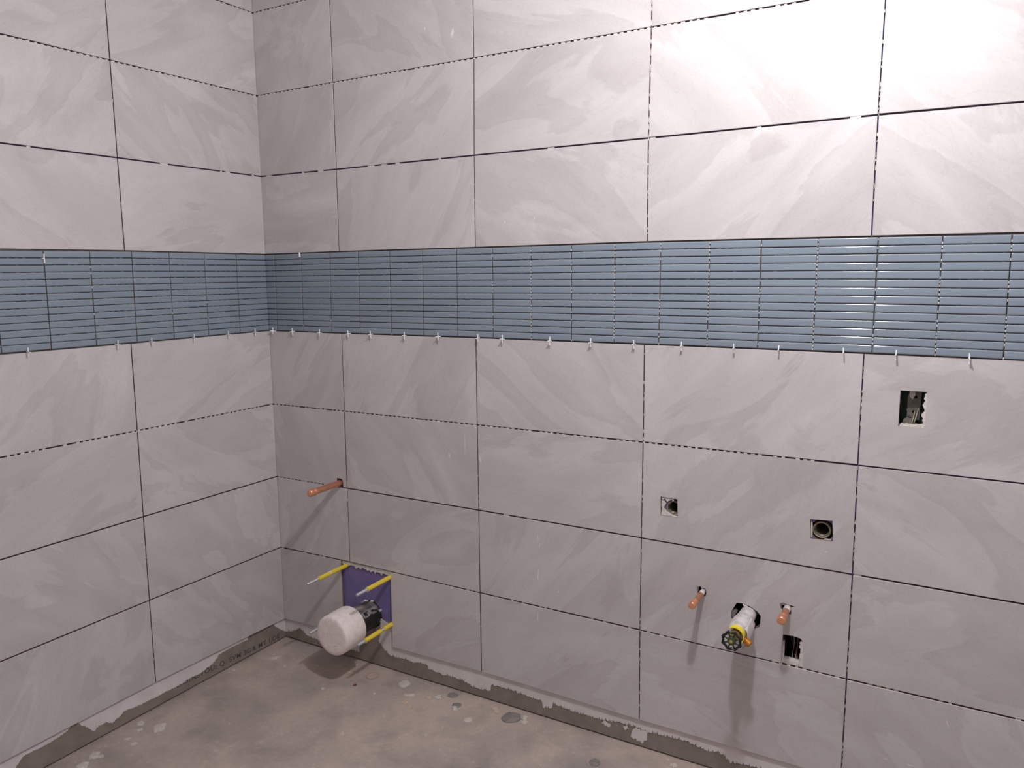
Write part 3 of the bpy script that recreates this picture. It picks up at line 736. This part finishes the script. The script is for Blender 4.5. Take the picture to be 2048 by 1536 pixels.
fitting(2.1070, .8120, .0250, 'brass pipe fitting centred in the right square cut-out', [(.006, -.026), (.022, -.030), (.027, -.020), (.020, -.022), (.010, -.022)])
debris(wall_back, [(1.6455, .7885), (1.6700, .7880), (1.6985, .7885), (1.6985, .7900), (1.6820, .7905), (1.6640, .7990), (1.6560, .8080), (1.6480, .8120)], M['offwhite'], 'plaster_crumb', .005, SUB)
debris(wall_back, [(1.6460, .8470), (1.6480, .8360), (1.6580, .8420), (1.6640, .8330), (1.6780, .8400), (1.6840, .8365), (1.6860, .8465)], M['thinset'], 'plaster_crumb', .004, SUB)
debris(wall_back, [(2.0785, .8420), (2.0800, .7900), (2.0835, .7880), (2.0840, .8050), (2.0825, .8300)], M['offwhite'], 'plaster_crumb', .007, SUB)

# ------------------------------------------------------------------ electrical boxes
def ebox(box, depth, label, hi):
    x0, x1, z0, z1 = box; cx, cz = (x0 + x1) / 2, (z0 + z1) / 2; w, h = (x1 - x0) / 2, (z1 - z0) / 2
    t = thing('electrical_box', label, 'box', (cx, 0, cz))
    bm = bmesh.new(); th = .0012; y0, y1 = SUB + .002, depth; W, H = w + .001, h - .001
    add_box(bm, -W, -W + th, y0, y1, -H, H); add_box(bm, W - th, W, y0, y1, -H, H)
    add_box(bm, -W + th, W - th, y0, y1, -H, -H + th); add_box(bm, -W + th, W - th, y0, y1, H - th, H); add_box(bm, -W + th, W - th, y1 - th, y1, -H + th, H - th)
    link('box_shell', from_bm('box_shell', bm), M['boxgreen'] if hi else M['cavity'], t)  # lower box: interior shade put into the near-black shell colour
    return t, w, h
t, w, h = ebox(BOX_HI, .062, 'open electrical box in the tile below the blue band at right', True)
link('mounting_plate', plate_mesh('mounting_plate', [(-.014, -.030), (.015, -.034), (.018, .045), (-.008, .046), (-.014, .028)], [circle(.004, .026, .0042, 12), circle(.001, -.013, .0036, 12)], .042, .0432), M['boxmetal'], t)
link('bracket_tab', plate_mesh('bracket_tab', [(-.010, .030), (-.002, .022), (.004, .034), (.003, .0455), (-.010, .0455)], [], .020, .0212), M['offwhite'], t)
for pts, m in (([(.004, .040, -.012), (.003, .030, -.022), (-.001, .018, -.046)], 'cable'), ([(.013, .044, -.002), (.009, .032, -.020), (.003, .020, -.047)], 'cable'),
               ([(-.016, .045, -.008), (-.011, .034, -.012), (-.009, .026, -.024), (-.004, .040, -.030)], 'boxmetal')):
    bm = bmesh.new(); tube_bm(bm, pts, .0016, 8); link('cable', from_bm('cable', bm), M[m], t, smooth=True)
link('lower_clamp', plate_mesh('lower_clamp', [(-.024, -.044), (.004, -.044), (.000, -.028), (-.010, -.026), (-.020, -.030)], [], .024, .0255), M['boxmetal'], t)
def rag(base, n, amp, fixed):   # strip of torn plaster: base line ragged, fixed line behind the tile
    out = []
    for i in range(n + 1):
        f = i / n; x = base[0][0] + (base[1][0] - base[0][0]) * f; z = base[0][1] + (base[1][1] - base[0][1]) * f
        out.append((x + random.uniform(-amp[0], amp[0]), z + random.uniform(-amp[1], amp[1])))
    return out + fixed
link('torn_plaster_edge', plate_mesh('torn_plaster_edge', rag([(.0235, -.040), (.0255, .040)], 14, (.0030, 0), [(.034, .048), (.034, -.048)]), [], .004, SUB), M['offwhite'], t)
link('torn_plaster_edge', plate_mesh('torn_plaster_edge', rag([(.026, -.0395), (-.024, -.0405)], 12, (0, .0016), [(-.030, -.049), (.032, -.049)]), [], .002, SUB), M['offwhite'], t)
t, w, h = ebox(BOX_LO, .095, 'dark open cable box in the tile below the right copper pipe', False)
for pts, m, r in (([(-.004, .030, .044), (-.001, .034, .010), (-.004, .030, -.030), (.002, .02, -.040)], 'cable', .0017), ([(-.016, .040, .042), (-.009, .040, .012), (-.004, .050, -.01)], 'boxmetal', .0010),
                  ([(.006, .045, .043), (.008, .040, .0), (.005, .035, -.026), (.014, .022, -.038)], 'redcable', .0030), ([(.015, .05, .02), (.016, .040, -.034)], 'boxmetal', .0010),
                  ([(.003, .028, -.022), (.007, .022, -.031), (.018, .020, -.037)], 'cable', .0012)):
    bm = bmesh.new(); tube_bm(bm, pts, r, 8); link('cable', from_bm('cable', bm), M[m], t, smooth=True)
link('torn_plaster_edge', plate_mesh('torn_plaster_edge', rag([(.0215, -.030), (.0190, .030)], 13, (.0026, 0), [(.031, .036), (.031, -.034)]), [], .003, SUB), M['offwhite'], t)
link('torn_plaster_edge', plate_mesh('torn_plaster_edge', [(-.0310, -.040), (-.0235, -.036), (-.0235, .022), (-.0295, .022), (-.0310, .010)], [], .003, SUB), M['wrap'], t)
link('torn_plaster_edge', plate_mesh('torn_plaster_edge', rag([(.002, -.0318), (-.026, -.0300)], 8, (0, .0014), [(-.0300, -.0440), (.0300, -.0440), (.0285, -.0300), (.022, -.0325), (.018, -.0310), (.010, -.0330), (.006, -.0322)]), [], .002, SUB + .008), M['offwhite'], t)

# ------------------------------------------------------------------ plastic cross spacers along the foot of the band
ORD = ['first', 'second', 'third', 'fourth', 'fifth', 'sixth', 'seventh', 'eighth', 'ninth', 'tenth', 'eleventh', 'twelfth', 'thirteenth', 'fourteenth', 'fifteenth', 'sixteenth', 'seventeenth', 'eighteenth']
def cross_mesh():
    bm = bmesh.new(); a = .0135; tck = .0013
    # plus shape standing upright, square to the wall: one arm in the joint, one towards the room, one up, one down
    outline = [(-tck, a), (tck, a), (tck * 1.3, tck * 1.3), (a, tck), (a, -tck), (tck * 1.3, -tck * 1.3), (tck, -a), (-tck, -a), (-tck * 1.3, -tck * 1.3), (-a, -tck), (-a, tck), (-tck * 1.3, tck * 1.3)]
    L0 = [bm.verts.new((-.0013, y, z)) for y, z in outline]; L1 = [bm.verts.new((.0013, y, z)) for y, z in outline]
    bm.faces.new(L0); bm.faces.new(list(reversed(L1)))
    for i in range(12): bm.faces.new((L0[i], L0[(i + 1) % 12], L1[(i + 1) % 12], L1[i]))
    me = from_bm('tile_spacer', bm); me.materials.append(M['spacer']); return me
cm = cross_mesh()
def spacer(s, side, label, z=None, rot=None):
    o = bpy.data.objects.new('tile_spacer', cm); C.objects.link(o)
    if side == 'R':
        o.location = (s, -.0105, (lerp(RZ['S'], s) if z is None else z)); o.rotation_euler = (math.radians(random.uniform(-6, 6)), math.radians(random.uniform(-5, 5)), math.radians(random.uniform(-10, 10)))
    else:
        o.location = (.0105, -s, (lerp(LZ['S'], s) if z is None else z)); o.rotation_euler = (math.radians(random.uniform(-4, 4)), math.radians(random.uniform(-6, 6)), math.radians(90 + random.uniform(-8, 8)))
    if rot: o.rotation_euler = rot
    tag(o, label, 'spacer', 'white cross spacers along the blue band')
spR = [.0302, .1369, .2806, .4240, .5324, .6881, .8348, .9988, 1.0944, 1.2713, 1.4139, 1.5556, 1.7030, 1.8546, 1.9762, 2.1416, 2.2662, 2.4284]
for i, s in enumerate(spR):
    extra = ' from the corner' if i < 17 else ', last before the edge,'
    spacer(s, 'R', 'white cross spacer under blue band, %s%s on right wall' % (ORD[i], extra))
for i, s in enumerate([.0829, .2120, .3642, .5350, .6591, .9432]):
    spacer(s, 'L', 'white cross spacer under the blue band, %s out from the corner on the left wall' % ORD[i])
bm = bmesh.new(); add_box(bm, -.0012, .0012, -.0030, .0030, -.0085, .0085); add_box(bm, -.0065, .0065, -.0030, .0030, -.0105, -.0085)
o = link('tile_spacer', from_bm('tile_spacer', bm), M['spacer'], loc=(.1885, -.0036, 1.6065)); tag(o, 'broken T shaped white spacer at the top edge of the blue band near the corner', 'spacer', 'white cross spacers along the blue band')
bm = bmesh.new(); add_box(bm, -.0030, .0030, -.0012, .0012, -.0140, .0140); add_box(bm, -.0030, .0030, -.0070, -.0012, -.0015, .0010)
o = link('tile_spacer', from_bm('tile_spacer', bm), M['spacer'], loc=(.0038, -.8680, 1.5835)); tag(o, 'white spacer lying in an upright joint near the top of the left blue band', 'spacer', 'white cross spacers along the blue band')

# ------------------------------------------------------------------ plaster chips and scraps on the floor
def chip_mesh(outline, th):
    bm = bmesh.new(); n = len(outline); cx = sum(p[0] for p in outline) / n; cy = sum(p[1] for p in outline) / n
    b0 = [bm.verts.new((x, y, 0)) for x, y in outline]
    b1 = [bm.verts.new((x * .97 + cx * .03, y * .97 + cy * .03, th * random.uniform(.55, .8))) for x, y in outline]
    b2 = [bm.verts.new((cx + (x - cx) * .62, cy + (y - cy) * .62, th * random.uniform(.8, 1.1))) for x, y in outline]
    bm.faces.new(list(reversed(b0))); bm.faces.new(b2)
    for i in range(n):
        j = (i + 1) % n; bm.faces.new((b0[i], b0[j], b1[j], b1[i])); bm.faces.new((b1[i], b1[j], b2[j], b2[i]))
    return from_bm('chip', bm)
def roundish(a, b, n=13, jag=.22, rot=0.0, shape=None):
    out = []
    for i in range(n):
        t = 2 * math.pi * i / n; k = 1 + random.uniform(-jag, jag)
        x, y = a * k * math.cos(t), b * k * math.sin(t)
        if shape == 'bone': y *= .55 + .6 * abs(math.cos(t)) ** 2
        if shape == 'bent': y += .30 * a * math.cos(t) ** 2 * (1 if a > b else 0)
        c, s_ = math.cos(rot), math.sin(rot); out.append((x * c - y * s_, x * s_ + y * c))
    return out
# view-right on the floor is roughly (.87, .5); view-depth is (-.5, .87)
VR = math.radians(29.8)
CH = [  # x, y, half-size across view, half-size in depth, height, rotation, shape, jag, material, name, label
 (.0855, -.1460, .022, .010, .003, .55, 'bent', .12, 'offwhite', 'plaster_chip', 'long curved white plaster chip on the floor close to the room corner'),
 (.1700, -.1690, .007, .006, .002, .4, None, .2, 'offwhite', 'plaster_chip', 'tiny white plaster flake between the curved chip and the pipe shadow'),
 (.6720, -.0480, .021, .024, .005, 0, None, .14, 'offwhite', 'plaster_chip', 'rounded white plaster chip nearest the right wall past the white plug'),
 (.7370, -.1020, .021, .012, .004, .15, 'bone', .10, 'offwhite', 'plaster_chip', 'bone shaped white plaster chip in the middle of the chip group'),
 (.8050, -.0820, .010, .006, .004, .0, None, .35, 'tan', 'plaster_chip', 'thin jagged tan flake right of the bone shaped chip'),
 (.8370, -.0610, .012, .014, .005, .3, None, .28, 'offwhite', 'plaster_chip', 'small pale jagged chip left of the grey mortar discs'),
 (.8760, -.0250, .020, .017, .004, .2, None, .08, 'darkmortar', 'mortar_chip', 'dark grey mortar disc on the floor against the right wall strip'),
 (.9260, -.0740, .017, .016, .004, .2, None, .14, 'darkmortar', 'mortar_chip', 'grey mortar disc behind the knobbly white chunk'),
 (.9330, -.0975, .010, .015, .008, .0, None, .34, 'offwhite', 'plaster_chip', 'knobbly white plaster chunk in front of a grey mortar disc'),
 (1.0120, -.1330, .015, .014, .004, .0, None, .05, 'offwhite', 'plaster_chip', 'smooth oval white plaster disc lying out on the open floor'),
 (1.0650, -.0330, .013, .022, .005, .4, None, .30, 'tan', 'plaster_chip', 'beige plaster crumb beside the right wall before the big grey piece'),
 (.7520, -.1510, .012, .013, .004, .5, None, .32, 'tan', 'plaster_chip', 'beige jagged crumb in front of the bone shaped chip, the left one'),
 (.7870, -.1640, .007, .015, .004, .1, None, .25, 'tan', 'plaster_chip', 'beige narrow crumb in front of the bone shaped chip, the right one'),
 (1.1400, -.0480, .034, .030, .008, .3, None, .12, 'darkmortar', 'mortar_chip', 'large flat grey mortar lump touching the right wall strip'),
 (1.1800, -.0300, .010, .014, .009, .0, None, .30, 'offwhite', 'plaster_chip', 'bright white plaster chunk standing behind the large grey lump'),
 (1.1900, -.0500, .013, .010, .005, .1, None, .25, 'offwhite', 'plaster_chip', 'flat white plaster chip in front of the bright chunk'),
 (.4420, -.0850, .011, .010, .008, .5, None, .22, 'tan', 'plaster_chip', 'tan plaster lump at the edge of the plug shadow'),
 (.4160, -.0250, .005, .008, .004, .0, None, .22, 'offwhite', 'plaster_chip', 'white speck below the foot of the right stud shadow'),
 (.6155, -.1543, .005, .006, .002, .0, None, .1, 'offwhite', 'plaster_chip', 'small white drop of plaster on the floor left of the chip group'),
 (.4218, -.2215, .006, .009, .002, 1.0, None, .2, 'offwhite', 'plaster_chip', 'small white flake in front of the plug shadow'),
 (.5119, -.1463, .007, .006, .002, .3, None, .25, 'rust', 'rusty_scrap', 'small rust brown scrap on the floor in front of the plug'),
 (.1103, -.6833, .021, .028, .005, .3, None, .2, 'offwhite', 'plaster_chip', 'biggest white plaster chip on the floor along the left wall'),
 (.0300, -.7013, .014, .016, .004, .5, None, .25, 'offwhite', 'plaster_chip', 'pale chip against the left wall strip beside the biggest chip'),
 (.0617, -.7270, .010, .010, .003, .6, None, .2, 'offwhite', 'plaster_chip', 'little pale chip between the left wall and the biggest chip'),
 (.0732, -.7772, .012, .008, .002, .2, None, .2, 'offwhite', 'plaster_chip', 'thin pale flake in the left group, upper of two'),
 (.1159, -.7852, .013, .009, .002, .7, None, .2, 'offwhite', 'plaster_chip', 'thin pale flake in the left group, lower of two'),
 (.0635, -.8878, .017, .020, .004, .7, None, .2, 'offwhite', 'plaster_chip', 'long pale chip near the lower left of the picture, left of a pair'),
 (.0852, -.8787, .009, .009, .003, .3, None, .2, 'offwhite', 'plaster_chip', 'small pale chip, right one of the pair at lower left'),
 (.0834, -.9381, .018, .020, .006, .2, None, .2, 'offwhite', 'plaster_chip', 'yellowish white chip cut by the bottom edge of the picture'),
 (.0190, -.2911, .006, .008, .003, .2, None, .2, 'offwhite', 'plaster_chip', 'white speck under the stencilled letters of the left wall strip'),
 (1.4922, -.1346, .017, .018, .004, .2, None, .15, 'darkmortar', 'mortar_chip', 'flat grey mortar flake at the bottom edge of the picture'),
 (1.7150, -.0300, .012, .010, .006, .2, None, .25, 'offwhite', 'plaster_chip', 'white crumb by the right wall strip at the bottom of the picture'),
]
for (x, y, a, b, th, rot, shp, jag, mt, nm, lab) in CH:
    o = link(nm, chip_mesh(roundish(a, b, 15, jag, VR + rot * .6, shp), th), M['chip' if mt == 'offwhite' else mt], loc=(x, y, FZ))
    tag(o, lab, 'debris', 'plaster and mortar debris on the floor')
bm = bmesh.new(); tube_bm(bm, [(.023 * math.cos(t), .0255 * math.sin(t), .0007) for t in [2 * math.pi * i / 30 for i in range(30)]], .0007, 6, True)
o = link('wire_ring', from_bm('wire_ring', bm), M['orange'], loc=(.5263, -.0600, FZ), smooth=True); tag(o, 'thin brass coloured wire ring lying flat on the floor by the plug', 'ring')
# uncounted crumbs and grit along the foot of the walls
bm = bmesh.new()
for i in range(110):
    if random.random() < .7:
        x = random.uniform(.0, 2.1); y = -abs(random.gauss(0, .10)) - .003
    else: y = -random.uniform(.0, 1.1); x = abs(random.gauss(0, .10)) + .003
    if x < 0.004: x = .004
    r = random.choice((.0008, .0011, .0014, .0020)); add_box(bm, x - r, x + r, y - r * .8, y + r * .8, FZ, FZ + r, None)
link('plaster_grit', from_bm('plaster_grit', bm), M['chip'], floor_o, kind='stuff')
